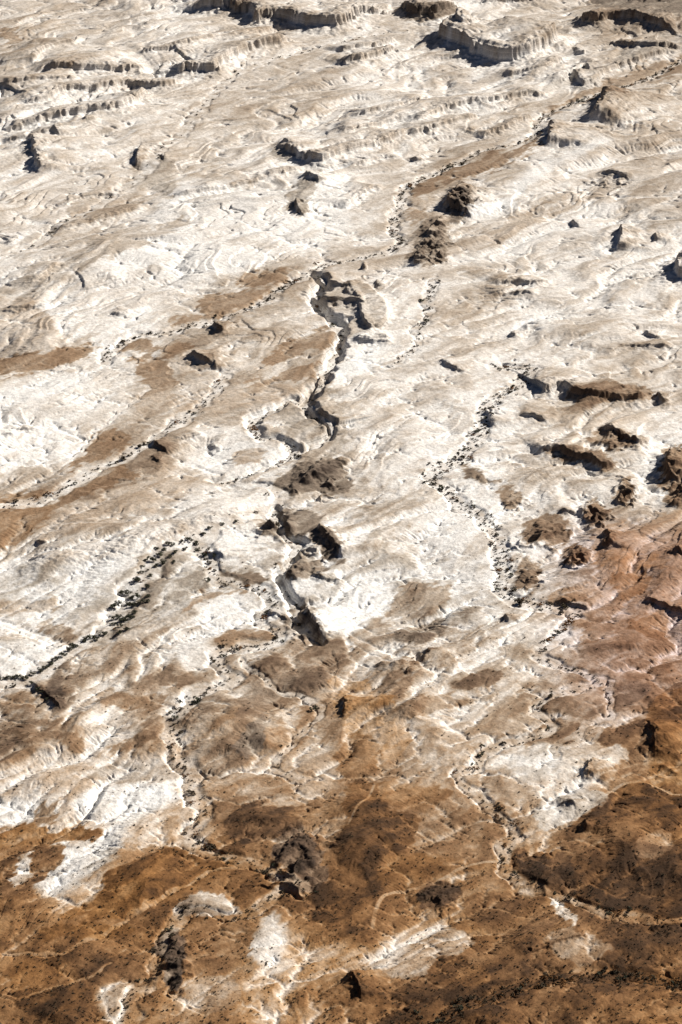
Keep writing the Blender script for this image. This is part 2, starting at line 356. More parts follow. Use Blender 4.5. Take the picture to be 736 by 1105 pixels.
# outlined patches of ground: (outline, value, warmth or None)
PATCH = [
 ([(715,488),(728,484),(760,482),(760,548),(728,548),(716,526)],5.2,.4),
 ([(446,222),(448,202),(470,188),(500,178),(530,165),(560,158),(578,150),(584,142),(580,160),(560,172),(540,182),(510,190),(480,196),(462,210)],5.0,.35),
 ([(760,52),(760,72),(700,90),(650,102),(612,114),(592,128),(575,132),(590,118),(620,104),(660,86),(700,72)],3.9,.3),
 ([(440,224),(446,212),(462,214),(474,206),(468,218),(452,232),(444,242)],3.8,.3), ([(442,226),(455,222),(458,232),(444,242)],4,.3),
 ([(0,386),(40,381),(80,373),(112,370),(110,386),(90,389),(50,399),(20,406),(-30,408),(-30,394)],5,.45),
 ([(130,372),(148,366),(160,368),(166,376),(150,378),(134,377)],4.9,.4), ([(145,379),(165,372),(184,370),(206,373),(190,383),(165,383)],4.6,.4),
 ([(145,396),(160,390),(180,396),(190,414),(176,424),(160,416),(150,406)],4.4,.4), ([(140,388),(158,384),(172,388),(168,394),(150,392)],4.2,.4),
 ([(250,303),(270,295),(300,289),(314,296),(312,305),(280,308),(255,308)],4.7,.4), ([(210,328),(225,318),(250,315),(290,310),(292,320),(270,328),(240,336),(220,336)],4.5,.4),
 ([(184,346),(215,340),(260,331),(270,334),(235,345),(190,351)],4,.4), ([(285,391),(310,371),(345,352),(362,360),(360,372),(330,381),(300,389)],4,.4),
 ([(258,418),(300,402),(345,392),(342,406),(300,414),(270,422)],4,.4), ([(184,432),(230,420),(270,416),(330,420),(300,433),(250,442),(200,446)],3.4,.4),
 ([(70,506),(88,490),(110,465),(130,465),(139,477),(125,488),(100,499),(80,508)],4.8,.45), ([(38,572),(60,541),(100,520),(116,507),(135,502),(141,515),(120,524),(90,536),(62,556)],5.2,.45),
 ([(135,510),(147,507),(146,520),(138,518)],4.8,.45), ([(-20,538),(40,530),(92,514),(62,530),(0,552),(-20,555)],4.6,.5), ([(-20,556),(40,545),(60,549),(22,584),(-20,594)],4.6,.55),
 ([(150,430),(160,420),(184,416),(184,428),(165,438),(150,450)],3.6,.4),
 ([(60,552),(140,526),(184,502),(242,516),(184,546),(100,571),(40,587),(34,580)],3.3,.4),
 ([(0,440),(40,432),(90,430),(140,440),(105,455),(60,452),(0,458)],1.2,.2), ([(0,420),(60,404),(120,396),(130,410),(80,425),(0,436)],.4,.1),
 ([(25,597),(60,590),(120,577),(182,560),(186,580),(120,600),(60,606),(36,602)],1.6,.3), ([(190,566),(202,530),(250,523),(290,530),(285,546),(250,560)],.9,.2),
 ([(205,500),(215,486),(250,460),(266,466),(300,488),(262,510),(230,518)],.7,.1), ([(250,496),(268,484),(285,485),(282,498),(256,500)],3.4,.4),
 ([(360,404),(380,388),(412,374),(404,394),(378,406),(358,418)],-.6,0), ([(550,208),(560,190),(600,170),(640,150),(662,148),(622,172),(588,190),(555,222)],.4,.1),
 ([(510,222),(552,214),(556,226),(512,233)],-.3,0), ([(500,266),(540,240),(590,222),(640,208),(652,212),(600,232),(560,250),(520,272)],3.3,.3),
 ([(500,280),(560,258),(640,225),(680,205),(660,232),(600,256),(540,282)],1.0,.2),
 ([(184,205),(230,195),(300,205),(368,190),(368,250),(300,262),(230,255),(150,272)],.9,.1), ([(110,276),(184,262),(250,262),(300,276),(230,300),(150,310)],.4,.1),
 ([(85,304),(130,294),(184,290),(184,330),(130,332),(100,322)],1.9,.2), ([(0,315),(30,322),(60,352),(40,372),(0,375)],3.2,.4), ([(0,340),(60,360),(110,360),(60,376),(0,380)],2.6,.35),
 ([(608,421),(640,415),(680,415),(706,420),(706,432),(660,434),(620,434)],4.8,.35), ([(552,440),(600,446),(640,450),(702,446),(706,466),(660,462),(600,456)],3.3,.3),
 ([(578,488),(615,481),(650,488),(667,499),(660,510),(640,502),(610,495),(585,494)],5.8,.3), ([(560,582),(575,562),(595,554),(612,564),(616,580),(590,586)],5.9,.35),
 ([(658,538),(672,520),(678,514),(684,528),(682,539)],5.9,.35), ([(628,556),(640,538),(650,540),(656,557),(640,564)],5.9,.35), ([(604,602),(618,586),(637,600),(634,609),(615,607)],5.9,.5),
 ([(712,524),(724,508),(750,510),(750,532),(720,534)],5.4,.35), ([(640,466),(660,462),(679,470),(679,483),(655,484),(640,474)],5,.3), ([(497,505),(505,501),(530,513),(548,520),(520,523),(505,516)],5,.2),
 ([(535,531),(552,525),(566,541),(548,549)],4.8,.3), ([(558,610),(566,600),(582,612),(580,632),(566,640),(556,628)],5,.3), ([(540,560),(560,566),(566,590),(552,592)],1,.2),
 ([(640,577),(700,562),(760,548),(760,705),(680,702),(640,682),(600,662),(590,642),(640,626)],4.1,.55), ([(660,626),(690,615),(706,626),(690,641),(664,641)],5.6,.75), ([(690,666),(715,660),(726,680),(700,691),(680,680)],5.8,.7),
 ([(630,671),(650,665),(666,680),(640,696),(625,690)],5.8,.5), ([(640,600),(690,596),(720,610),(690,618),(650,614)],4.2,.8), ([(560,676),(610,672),(620,684),(580,700),(556,694)],.9,.2),
 ([(425,641),(450,628),(480,630),(491,645),(470,660),(430,666),(414,660)],4.0,.3), ([(430,681),(470,668),(482,675),(466,691),(430,693)],5.5,.15), ([(380,672),(410,668),(430,690),(400,705),(380,700)],4.6,.3),
 ([(204,648),(225,637),(266,638),(250,643),(220,649),(200,657)],4,.4), ([(215,678),(260,665),(276,646),(266,672),(240,686),(215,686)],.3,.1), ([(232,693),(250,682),(285,680),(300,683),(280,693),(245,698)],4.1,.45),
 ([(-20,648),(30,645),(60,642),(60,658),(30,661),(-20,668)],3.5,.4), ([(40,676),(60,671),(82,685),(76,697),(55,691)],4.2,.3), ([(-20,690),(40,690),(70,702),(40,722),(-20,726)],.2,.1), ([(60,640),(86,634),(84,652),(66,660)],.2,.1),
 ([(44,748),(60,725),(76,714),(72,730),(62,745),(82,756),(70,772),(50,757)],5.4,.2), ([(70,732),(100,710),(150,700),(162,705),(110,736),(80,746)],3.8,.3), ([(160,726),(184,717),(186,742),(165,736)],4.6,.3),
 ([(184,732),(210,725),(226,728),(200,741)],4.7,.35), ([(105,757),(120,742),(140,752),(176,750),(166,766),(130,761)],4.8,.45), ([(-20,762),(20,747),(42,752),(36,761),(10,767),(-20,772)],5,.5), ([(-20,801),(15,797),(26,808),(10,821),(-20,825)],5.2,.3),
 ([(50,780),(70,784),(86,800),(90,813),(70,806)],4.6,.45), ([(120,813),(140,795),(160,785),(176,782),(166,798),(140,813)],5,.45), ([(90,840),(110,826),(150,820),(190,822),(212,836),(180,843),(120,846)],4.1,.15),
 ([(85,775),(120,762),(135,778),(110,800),(92,795)],1.8,.3), ([(190,705),(210,690),(232,698),(228,720),(200,724)],.4,.1), ([(184,770),(190,752),(222,742),(210,754),(192,772)],.9,.2),
 ([(74,866),(110,850),(180,848),(192,865),(150,876),(110,881),(80,876)],-.2,.0), ([(28,953),(45,926),(80,908),(122,905),(128,920),(100,941),(75,963),(50,966)],.3,.1), ([(-20,866),(40,860),(42,886),(-20,892)],.7,.1),
 ([(-20,896),(40,888),(56,895),(106,893),(111,906),(70,909),(40,917),(-20,922)],6,.8), ([(60,896),(80,889),(100,892),(104,904),(80,908)],6,.9), ([(-20,922),(40,911),(76,914),(56,936),(30,962),(-20,968)],6.2,.7),
 ([(12,945),(24,926),(36,922),(28,948),(16,956)],2,.3), ([(40,880),(60,862),(68,856),(62,880),(46,890)],5.6,.4),
 ([(56,988),(100,972),(112,945),(140,935),(160,925),(184,915),(232,930),(252,936),(222,956),(160,981),(110,992)],6.3,.95), ([(45,1001),(110,996),(150,1001),(100,1013),(50,1016)],6.6,.95),
 ([(12,1052),(30,1035),(60,1037),(66,1051),(40,1066),(15,1073)],6.8,.9), ([(22,1082),(50,1069),(100,1065),(102,1081),(80,1097),(50,1110),(30,1092)],7.3,.85), ([(0,990),(40,980),(60,990),(30,1010),(0,1015)],5.2,.85),
 ([(101,1087),(110,1062),(130,1056),(149,1060),(139,1081),(139,1102),(125,1110),(108,1097)],1.4,.5), ([(264,1022),(270,1008),(285,992),(292,984),(302,995),(314,1000),(306,1021),(292,1042),(274,1036)],.8,.3),
 ([(188,977),(210,961),(230,957),(251,971),(257,987),(225,990),(193,987)],2.4,.25), ([(293,918),(305,894),(320,888),(342,914),(344,937),(320,942),(299,932)],6.4,.3), ([(310,940),(352,934),(354,957),(330,964),(313,957)],6.4,.35), ([(164,1022),(180,1008),(200,1010),(203,1050),(190,1072),(178,1058),(176,1035)],6.6,.15),
 ([(241,896),(255,874),(290,869),(320,871),(324,885),(300,901),(270,910),(254,906)],7.2,.6), ([(308,877),(340,862),(370,861),(370,902),(345,917),(325,889)],5.2,.7), ([(215,955),(260,935),(290,940),(300,955),(270,970),(235,965)],5.8,.85),
 ([(374,850),(416,845),(421,875),(456,880),(456,901),(430,921),(410,926),(390,962),(370,988),(343,992),(340,962),(365,930)],7.3,.8), ([(412,845),(481,848),(471,871),(420,871)],5.4,.75), ([(455,880),(530,870),(546,885),(541,926),(500,926),(450,916)],5,.6),
 ([(412,931),(440,922),(482,935),(440,956),(414,961)],6,.85), ([(450,962),(475,949),(496,962),(491,977),(460,977)],7.6,.5), ([(390,970),(440,960),(450,985),(420,1005),(380,1000)],5.8,.8), ([(205,1000),(262,990),(268,1030),(240,1050),(204,1048)],5.3,.7),
 ([(520,960),(590,970),(600,1000),(540,1010),(505,985)],6,.7),
 ([(558,920),(590,925),(610,920),(622,962),(590,967),(558,951)],7.4,.6), ([(636,872),(670,849),(700,842),(760,848),(760,988),(700,987),(650,977),(628,950),(640,920)],7.5,.85), ([(622,881),(660,885),(700,875),(702,901),(640,911),(608,906)],6.2,.75),
 ([(690,905),(715,895),(730,905),(715,925),(690,930)],5.2,.6), ([(430,1110),(500,1082),(560,1064),(610,1050),(680,1047),(760,1050),(760,1068),(690,1066),(660,1062),(600,1061),(540,1081),(470,1110)],7.8,.8),
 ([(690,1010),(736,1000),(760,1000),(760,1050),(700,1046),(680,1030)],6.8,.7), ([(420,1021),(450,1008),(480,999),(512,1015),(490,1036),(460,1051),(430,1056),(398,1041)],3.1,.5), ([(594,972),(605,971),(621,992),(612,999)],2,.4),
 ([(588,1011),(620,1004),(662,1020),(650,1036),(625,1041),(600,1026)],3.6,.6), ([(470,1036),(505,1034),(513,1056),(480,1063),(459,1051)],7,.9), ([(500,1046),(520,1042),(526,1061),(500,1063)],5.2,.9), ([(200,1060),(240,1052),(262,1070),(240,1090),(205,1085)],3.8,.6),
 ([(194,792),(212,776),(230,760),(226,749),(205,761)],4.6,.3), ([(232,792),(262,752),(300,745),(292,780),(270,821),(230,842),(208,831),(195,811),(214,800)],4.9,.3), ([(218,800),(236,778),(258,762),(250,785),(232,800)],4,.5), ([(265,716),(290,707),(311,712),(313,726),(295,735),(268,726)],5,.35),
 ([(255,800),(275,775),(290,780),(280,810),(262,820)],5.2,.05), ([(290,747),(320,724),(350,719),(370,725),(357,746),(330,754),(300,752)],5.4,.25), ([(345,752),(368,748),(366,790),(340,800)],5.4,.4), ([(295,766),(318,761),(323,776),(310,787),(297,776)],3.4,.5), ([(340,690),(375,696),(370,722),(345,716)],5.2,.3),
 ([(354,742),(370,729),(412,745),(432,770),(442,800),(402,832),(380,800),(368,781)],4.5,.85), ([(366,832),(371,799),(400,794),(412,815),(401,834)],6.5,.6), ([(408,771),(440,757),(480,751),(502,755),(470,771),(430,777)],5,.4), ([(487,742),(505,727),(541,724),(531,741),(500,744)],5.6,.3),
 ([(406,747),(415,729),(441,724),(442,741),(420,750)],5.2,.3), ([(576,757),(600,745),(640,742),(657,750),(650,766),(620,777),(590,767)],4.6,.4), ([(560,797),(600,779),(627,783),(610,801),(580,807)],5,.45), ([(660,746),(690,734),(692,756),(665,767)],5.4,.4),
 ([(699,762),(760,744),(760,832),(715,847),(699,837),(707,800)],5.7,.95), ([(650,791),(690,774),(702,800),(690,832),(658,827)],6.5,.6), ([(552,816),(590,800),(606,820),(595,841),(558,836)],.9,.2), ([(640,811),(670,804),(677,820),(650,832),(638,826)],2.3,.5),
 ([(590,866),(640,850),(652,865),(610,886),(578,892)],2.6,.15), ([(345,672),(350,650),(380,635),(412,625),(422,650),(400,671),(360,686)],-.4,0), ([(440,625),(500,602),(536,600),(520,625),(480,625)],1.0,.1), ([(296,524),(330,500),(355,488),(378,515),(370,531),(340,532),(310,532)],6,.08),
 ([(281,572),(300,551),(330,549),(347,562),(320,581),(290,580)],5.4,.08), ([(335,573),(345,564),(370,590),(370,607),(350,600)],5.7,.08), ([(302,613),(315,599),(330,596),(346,605),(351,616),(335,624),(315,624)],4.6,.12), ([(308,671),(325,654),(341,670),(350,691),(335,692),(325,682)],5.4,.05),
 ([(228,621),(245,616),(280,621),(284,631),(260,634),(233,629)],5.5,.2), ([(150,605),(184,590),(184,625),(160,665),(130,690),(100,694),(150,640)],4.2,.1), ([(483,233),(496,199),(508,214),(500,228),(490,240)],5.2,.05), ([(444,282),(456,240),(474,236),(486,262),(476,282)],4.4,.1),
 ([(340,318),(352,306),(376,306),(404,330),(410,352),(396,356),(370,335),(345,330)],3,.1), ([(300,440),(345,430),(365,440),(372,480),(340,495),(310,470)],3.6,.12), ([(184,165),(184,215),(150,200),(130,208),(150,180)],3.6,.1), ([(290,165),(296,155),(330,170),(325,172),(300,174)],3.8,.05), ([(310,225),(320,195),(350,190),(335,215),(328,232)],3.8,.05),
 ([(75,238),(82,218),(150,212),(140,230),(100,238)],3.7,.25), ([(100,370),(150,400),(130,420),(100,410)],1.8,.2), ([(30,300),(80,280),(150,250),(200,235),(184,255),(100,285),(40,312),(0,320),(0,310)],3.2,.2),
 ([(552,100),(600,90),(590,80),(640,84),(640,94)],2.6,.05), ([(660,70),(720,56),(740,60),(740,40),(690,44)],3.4,.1), ([(640,0),(760,-20),(760,16),(690,14)],4.8,.02), ([(432,6),(438,20),(472,22),(498,6)],4.0,.08), ([(0,30),(20,34),(20,45),(0,45)],4,.3),
]
# single trees traced along the left riverbed: (map x, map y, crown width m)
TREES = [(182,587,3),(178,594,2.6),(174,600,3.2),(183,601,2.4),(170,592,2.2),(166,605,3),(175,609,3.4),(160,600,2),(152,618,2.4),(147,627,4.6),(158,634,3),(163,622,2.6),(153,612,2),(135,643,4),(141,646,3),(130,640,2.2),(128,652,2.6),(149,645,3.4),(155,650,4.2),(160,644,3),(143,655,3.4),(137,653,2.4),(123,657,3.8),(126,668,3.6),(134,670,4.2),(141,667,3.6),(146,662,2.8),(131,676,2.4),(122,674,2.4),(136,680,3.4),(128,684,2.8),(112,686,3.6),(105,690,2.4),(97,689,4.2),(91,693,2.4),(80,698,3.8),(75,702,3),(67,708,3),(60,713,3),(55,717,2.8),(49,721,3),(43,725,3),(36,728,2.6),(22,731,3),(15,732,3),(8,733,2.8),(0,733,3),(29,733,2.4),(34,738,2.4),(40,744,2.6),(46,748,2.4),(52,755,2),(196,585,2.6),(205,583,3),(212,588,3.4),(219,577,2.4),(226,570,2.4),(200,594,2.4),(232,600,2.6),(222,601,3),(190,597,2.8),(240,566,2),(255,563,2),(187,607,2.4),(168,612,2.6),(157,606,2.2)]

# ------------------------------------------------------------------ relief
near_wash = np.full(X.shape, 1e3, f4)
bed = np.zeros(X.shape, f4); cut = np.zeros(X.shape, f4)
jit3 = (fbm(X, Y, 14, 3, seed=31, cell=CELL) * 3.0, fbm(X, Y, 14, 3, seed=41, cell=CELL) * 3.0)
core_win = (slice(IC, IC + NRC), slice(JC, JC + NCC))
for pts, wd, dep, dens, lab in WASHES:
    w, d, s, t, tot = line_dist(pts, 70, 4, False, jit3)
    near_wash[w] = np.minimum(near_wash[w], d)
    prof = 1 - sstep(wd * 0.42, wd * 0.5 + dep * (.75 if dep >= 3 else 1.3), d)
    cut[w] = np.maximum(cut[w], prof * dep * (.8 if dep >= 2.5 else .4))
    bed[w] = np.maximum(bed[w], 1 - sstep(wd * 0.35, wd * 0.62, d))
    region(d < wd * 0.5, w, 'dry_riverbed', lab, 'dry wash')
fl1 = fbm(X, Y, 9, 3, seed=80, cell=CELL)
track = np.zeros(X.shape, f4)
for pts, wd, lab in TRACKS:
    w, d, s, t, tot = line_dist(pts, 8, 6)
    track[w] = np.maximum(track[w], (1 - sstep(wd * 0.28, wd * .72, d)) * np.clip(.8 + fl1[w] * .5, .35, 1))
    region(d < wd * 0.6, w, 'dirt_track', lab, 'track')

rough = np.interp(V, [-200, 250, 500, 700, 1100], [1.0, 0.8, 0.9, 1.25, 1.15]).astype(f4)
ax, ay = (SX + wx) / 2.4, SY + wy
big = fbm(ax, ay, 95, 2, seed=51) * 4.0 + np.abs(fbm(ax, ay, 46, 3, seed=61)) * 3.6 - 1.4
med = fbm(ax + 9, ay, 20, 3, seed=71, cell=CELLN, ridged=True) * .75
valley = sstep(2, 55, near_wash)
Z = ((big * (0.25 + 0.75 * valley) + med * (0.35 + 0.65 * valley)) * rough).astype(f4)
Z += np.where(R > 2000, (R - 2000) * 0.0, 0).astype(f4)

fl1 = np.abs(fbm(X, Y, 9, 4, seed=81, cell=CELL, gain=.6)) * 1.9 - .6 + .5 * fbm(X, Y, 24, 2, seed=85)
fl1 = (fl1 * np.clip(.25 + 1.3 * np.abs(fbm(X, Y, 38, 2, seed=86)), .2, 1.25)).astype(f4); fl2 = fbm(X, Y, 5, 3, seed=91, cell=CELL)
def face_profile(s, H, L, tal=0.28):
    """height against the signed distance behind the foot: talus, cliff, bench"""
    wd = 0.22 * H + 0.3
    z = tal * H * np.clip(1 + s / (1.3 * H), 0, 1) ** 1.5
    up = sstep(0, wd, s) * (0.62 * H) + sstep(wd * 1.5, wd * 2.4, s) * (0.10 * H)
    z = np.where(s > 0, tal * H + up, z)
    if L is not None: z = z * np.exp(-np.maximum(s - wd, 0) / L)
    return z
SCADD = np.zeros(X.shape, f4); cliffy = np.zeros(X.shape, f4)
for pts, H, L, *gentle in SC:
    sf = size_at(np.mean([p[1] for p in pts]))
    if pts[-1][1] - pts[0][1] > abs(pts[-1][0] - pts[0][0]) * .6: H *= 1.05; L *= 1.1
    H *= sf * .92; L *= sf
    if pts[0][1] < 200: H *= 1.12
    w, d, s, t, tot = line_dist(pts, L * 2.6 + 6, 5)
    tf = float(np.clip(.55 * L / tot, .13, .5)); tap = sstep(0, tf, t) * sstep(1, 1 - tf, t)
    sd = d * s + (fl1[w] * 0.26 * H + fl2[w] * 0.12 * H)
    z = face_profile(sd, H, L) * tap if not gentle else H * sstep(-3.5 * H, .6 * H, sd - fl1[w] * .2 * H) * np.exp(-np.maximum(d * s, 0) / L) * tap
    z = z * sstep(2.5 * L, 1.3 * L, d)
    if gentle: z = box(z, 14)
    SCADD[w] = np.maximum(SCADD[w], z) + np.minimum(SCADD[w], z) * .35
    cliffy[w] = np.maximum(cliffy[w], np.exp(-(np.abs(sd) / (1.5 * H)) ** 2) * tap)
for pts, H, lab in MESAS:
    H *= size_at(np.mean([p[1] for p in pts]))
    w, sd = poly_sd(pts, H * 3)
    sd = sd + fl1[w] * 0.11 * H + fl2[w] * .07 * H
    z = face_profile(sd, H, None)
    z = np.where(sd > .6 * H, np.maximum(z, H) + .25 * fbm(X[w], Y[w], 30, 3, seed=87, cell=CELL[w]) * .25 * H, z)
    SCADD[w] = np.maximum(SCADD[w], z)
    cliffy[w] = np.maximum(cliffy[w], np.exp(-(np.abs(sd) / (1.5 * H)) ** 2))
    region(sd > -0.4 * H, w, 'mesa', lab, 'mesa')
for (u0, v0, ru, rv, H, lab) in HILLS:
    g0 = px2ground(u0, v0); ga = px2ground(u0 + ru, v0); gb = px2ground(u0, v0 - rv)
    gx, gy = np.array([g0[0] - abs(ga[0] - g0[0]) * 1.3, g0[0] + abs(ga[0] - g0[0]) * 1.3]), np.array([2 * g0[1] - gb[1], gb[1]])
    w = window(np.array([gx[0], gx[0], gx[1], gx[1]]), np.array([gy[0], gy[1], gy[0], gy[1]]), abs(gb[1] - g0[1]) * .4 + 4)
    du = (X[w] + wx[w] * .12 * min(1, ru / 30) - g0[0]) / abs(ga[0] - g0[0]); dv = (Y[w] + wy[w] * .12 * min(1, ru / 30) - g0[1]) / abs(gb[1] - g0[1])
    hx = fbm(X[w] + u0 * 3, Y[w] + v0, max(ru * .36, 6) * 1.1, 3, seed=171, cell=CELL[w], gain=.42)
    hr = 1 - np.abs(fbm(X[w] - u0, Y[w] + v0 * 2, max(ru * .36, 6) * .9, 3, seed=181, cell=CELL[w], gain=.42)) * 2.2
    du = du + .52 * hx; dv = dv + .42 * hr - .2
    ro = .5 * math.sin(u0 * 1.7 + v0); dr = du * math.cos(ro) + dv * math.sin(ro); dq = dv * math.cos(ro) - du * math.sin(ro)
    q = np.sqrt(du * du + dv * dv) if H / (ru * .36) <= .46 else .45 * np.sqrt(du * du + dv * dv) + .5 * (np.abs(dr) * .8 + np.abs(dq) * 1.25)
    k = np.clip(1 - q, 0, 1)
    rocky = H / (ru * 0.36) > .46 and 'white knoll' not in lab
    H = H * (.52 if rocky else .62) * size_at(v0)
    if not rocky: du = du - .25 * hx; dv = dv - .2 * hr; q = np.sqrt(du * du + dv * dv); k = np.clip(1 - q, 0, 1)
    z = H * ((k ** .85) * (.45 + .75 * np.clip(hr, 0, 1)) if rocky else k * k * (3 - 2 * k) * (.85 + .2 * hr))
    Z[w] += z
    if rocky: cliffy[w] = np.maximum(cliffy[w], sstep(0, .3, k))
    region(k > .10, w, 'hill', lab, 'hill')

# ------------------------------------------------------------------ running water: rills, gullies and fans
cs = core_win
ST = 3
def drainage(h):
    """flood the surface from its edge inwards; every cell drains to the one that reached it"""
    import heapq
    n, m = h.shape; H_ = h.ravel().tolist(); done = bytearray(n * m); par = [-1] * (n * m); order = []
    heap = []
    for i in range(n):
        for j in ((0, m - 1) if 0 < i < n - 1 else range(m)):
            k = i * m + j; heap.append((H_[k], k)); done[k] = 1
    for i in range(n): done[i * m] = done[i * m + m - 1] = 1
    heapq.heapify(heap); pop, push = heapq.heappop, heapq.heappush
    nb = (1, -1, m, -m, m + 1, m - 1, -m + 1, -m - 1); N_ = n * m
    while heap:
        z, k = pop(heap); order.append(k)
        for d in nb:
            q = k + d
            if 0 <= q < N_ and not done[q]:
                done[q] = 1; par[q] = k
                zq = H_[q]; push(heap, (zq if zq > z else z + 1e-4, q))
    A = [1.0] * N_
    for k in reversed(order):
        if par[k] >= 0: A[par[k]] += A[k]
    return np.array(A, f4).reshape(n, m)
jj_ = np.arange(NCC, dtype=f4)[None, :] * np.ones((NRC, 1), f4); ii_ = np.arange(NRC, dtype=f4)[:, None] * np.ones((1, NCC), f4)
rg = fbm(jj_, ii_, 60, 5, seed=241, gain=.6)
hd = ((Z[cs] - cut[cs] * 1.6 - 3 * bed[cs]) / CELL[cs] + rg * 2.2 + .012 * (ii_ * math.sin(SA) + jj_ * math.cos(SA)))[::ST, ::ST]
ACC = np.log(drainage(hd))
def upsample(a):
    wi = (np.arange(NRC) + 0.0) / ST; wj = (np.arange(NCC) + 0.0) / ST
    wi = wi[:, None] + fbm(jj_ + 7, ii_, 9, 2, seed=242) * .55; wj = wj[None, :] + fbm(jj_, ii_ + 7, 9, 2, seed=244) * .55
    wi = np.clip(wi, 0, a.shape[0] - 1.01); wj = np.clip(wj, 0, a.shape[1] - 1.01)
    i = wi.astype(int); j = wj.astype(int); f = wi - i; g = wj - j
    return ((a[i, j] * (1 - g) + a[i, j + 1] * g) * (1 - f) + (a[i + 1, j] * (1 - g) + a[i + 1, j + 1] * g) * f).astype(f4)
CH1 = upsample(sstep(2.6, 5.0, ACC).astype(f4))          # every rill
CH2 = upsample(sstep(4.3, 7.0, ACC).astype(f4))          # the larger ones
carve = (.9 * CH1 + .3 * box(CH1, 1) + 1.3 * box(CH1, 3) + 2.2 * box(CH2, 2) + 4.5 * box(CH2, 7))
relk = np.interp(V[cs], [0, 450, 700, 1100], [.42, .48, .8, .85]).astype(f4)
Z[cs] -= carve * CELL[cs] * f4(.0004 / .0004) * relk * (1 - .8 * bed[cs])
h = (Z[cs] / CELL[cs]).astype(np.float32)
h0 = h.copy()
drift = (-(SX[cs]) * -0.0 / CELL[cs])
flow = np.zeros(h.shape, f4)
nr_, nc_ = h.shape
def blur(a, n=1):
    for _ in range(n):
        p = np.pad(a, 1, mode='edge')
        a = (p[:-2, 1:-1] + p[2:, 1:-1] + p[1:-1, :-2] + p[1:-1, 2:]) * .125 + a * .5
    return a
def erode(h, n, steps, ero=.28, depo=.22, cap=5.0, inert=.12):
    x = rng.random(n) * (nc_ - 4) + 1.5; y = rng.random(n) * (nr_ - 4) + 1.5
    dx = np.zeros(n); dy = np.zeros(n); vel = np.ones(n); wat = np.ones(n); sed = np.zeros(n)
    dh = np.zeros(h.size)
    hf = h.ravel()
    for _ in range(steps):
        xi = x.astype(np.int64); yi = y.astype(np.int64); fx = x - xi; fy = y - yi
        k = yi * nc_ + xi
        a, b, c, d = hf[k], hf[k + 1], hf[k + nc_], hf[k + nc_ + 1]
        gx = (b - a) * (1 - fy) + (d - c) * fy; gy = (c - a) * (1 - fx) + (d - b) * fx
        ho = a * (1 - fx) * (1 - fy) + b * fx * (1 - fy) + c * (1 - fx) * fy + d * fx * fy
        dx = dx * inert - gx * (1 - inert); dy = dy * inert - gy * (1 - inert)
        L = np.sqrt(dx * dx + dy * dy) + 1e-9
        dx /= L; dy /= L
        nx = np.clip(x + dx, 1.01, nc_ - 2.01); ny = np.clip(y + dy, 1.01, nr_ - 2.01)
        xi2 = nx.astype(np.int64); yi2 = ny.astype(np.int64); f2 = nx - xi2; g2 = ny - yi2
        k2 = yi2 * nc_ + xi2
        hn = hf[k2] * (1 - f2) * (1 - g2) + hf[k2 + 1] * f2 * (1 - g2) + hf[k2 + nc_] * (1 - f2) * g2 + hf[k2 + nc_ + 1] * f2 * g2
        dd = hn - ho
        capa = np.maximum(-dd, .01) * vel * wat * cap
        up = dd > 0
        dep = np.where(up, np.minimum(sed, dd) * .3, np.where(sed > capa, (sed - capa) * depo, 0))
        dep = np.minimum(dep, .02)
        er = np.where((~up) & (sed <= capa), np.minimum((capa - sed) * ero, -dd * .6), 0)
        er = np.minimum(er, .25)
        ch = dep - er
        sed -= ch
        np.add.at(dh, k, ch * (1 - fx) * (1 - fy)); np.add.at(dh, k + 1, ch * fx * (1 - fy))
        np.add.at(dh, k + nc_, ch * (1 - fx) * fy); np.add.at(dh, k + nc_ + 1, ch * fx * fy)
        np.add.at(flow.ravel(), k, wat.astype(f4))
        vel = np.sqrt(np.maximum(vel * vel - dd * 1.5, .05)); vel = np.minimum(vel, 3)
        wat *= .985
        x, y = nx, ny
    dh = dh.reshape(h.shape).astype(f4)
    return h + np.clip(blur(np.minimum(dh, 0), 1), -.7, 0) + np.minimum(blur(np.maximum(dh, 0), 5), .08)
for it in range(6):
    h = erode(h, int(80000 * (.00040 / DTH) ** 2), 60)
dZ = (h - h0) * CELL[cs]
fade = np.minimum.reduce([sstep(0, 40, np.arange(nc_))[None, :] * np.ones((nr_, 1)), sstep(0, 40, nc_ - 1 - np.arange(nc_))[None, :] * np.ones((nr_, 1)),
                          sstep(0, 40, np.arange(nr_))[:, None] * np.ones((1, nc_)), sstep(0, 40, nr_ - 1 - np.arange(nr_))[:, None] * np.ones((1, nc_))]).astype(f4)
Z[cs] += dZ * fade * np.interp(V[cs], [0, 500, 700, 1100], [1.0, .95, .8, .7]).astype(f4)
Z += SCADD - cut
# thin ledges: harder beds that step out along the strike
led = fbm(ax * .8 + 31, ay, 62, 4, seed=251, cell=CELLN, gain=.52) * 4.2 + fl1 * .10
lm = sstep(-.05, .45, fbm(SX / 1.6 + 50, SY, 55, 3, seed=261)) * sstep(3, 16, near_wash)
lf = led - np.floor(led)
lsz = (np.clip(CELL / f4(.6 * DTH / .0004), .4, 1.2) * np.interp(V, [0, 500, 700, 1100], [.9, .9, .8, .6])).astype(f4)
ledge = lm * lsz * (sstep(.40, .47, lf) - lf) 
Z += ledge
flowm = np.zeros(X.shape, f4)
flowm[cs] = np.maximum(.75 * CH1 * (CH1 > .02), box(CH2, 1)) * fade
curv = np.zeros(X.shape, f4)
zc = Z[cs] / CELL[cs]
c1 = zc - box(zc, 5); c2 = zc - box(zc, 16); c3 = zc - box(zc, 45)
curv[cs] = (np.tanh(c1 * 1.6) * .35 + np.tanh(c2 * .8) * .5 + np.tanh(c3 * .35) * .5) * fade
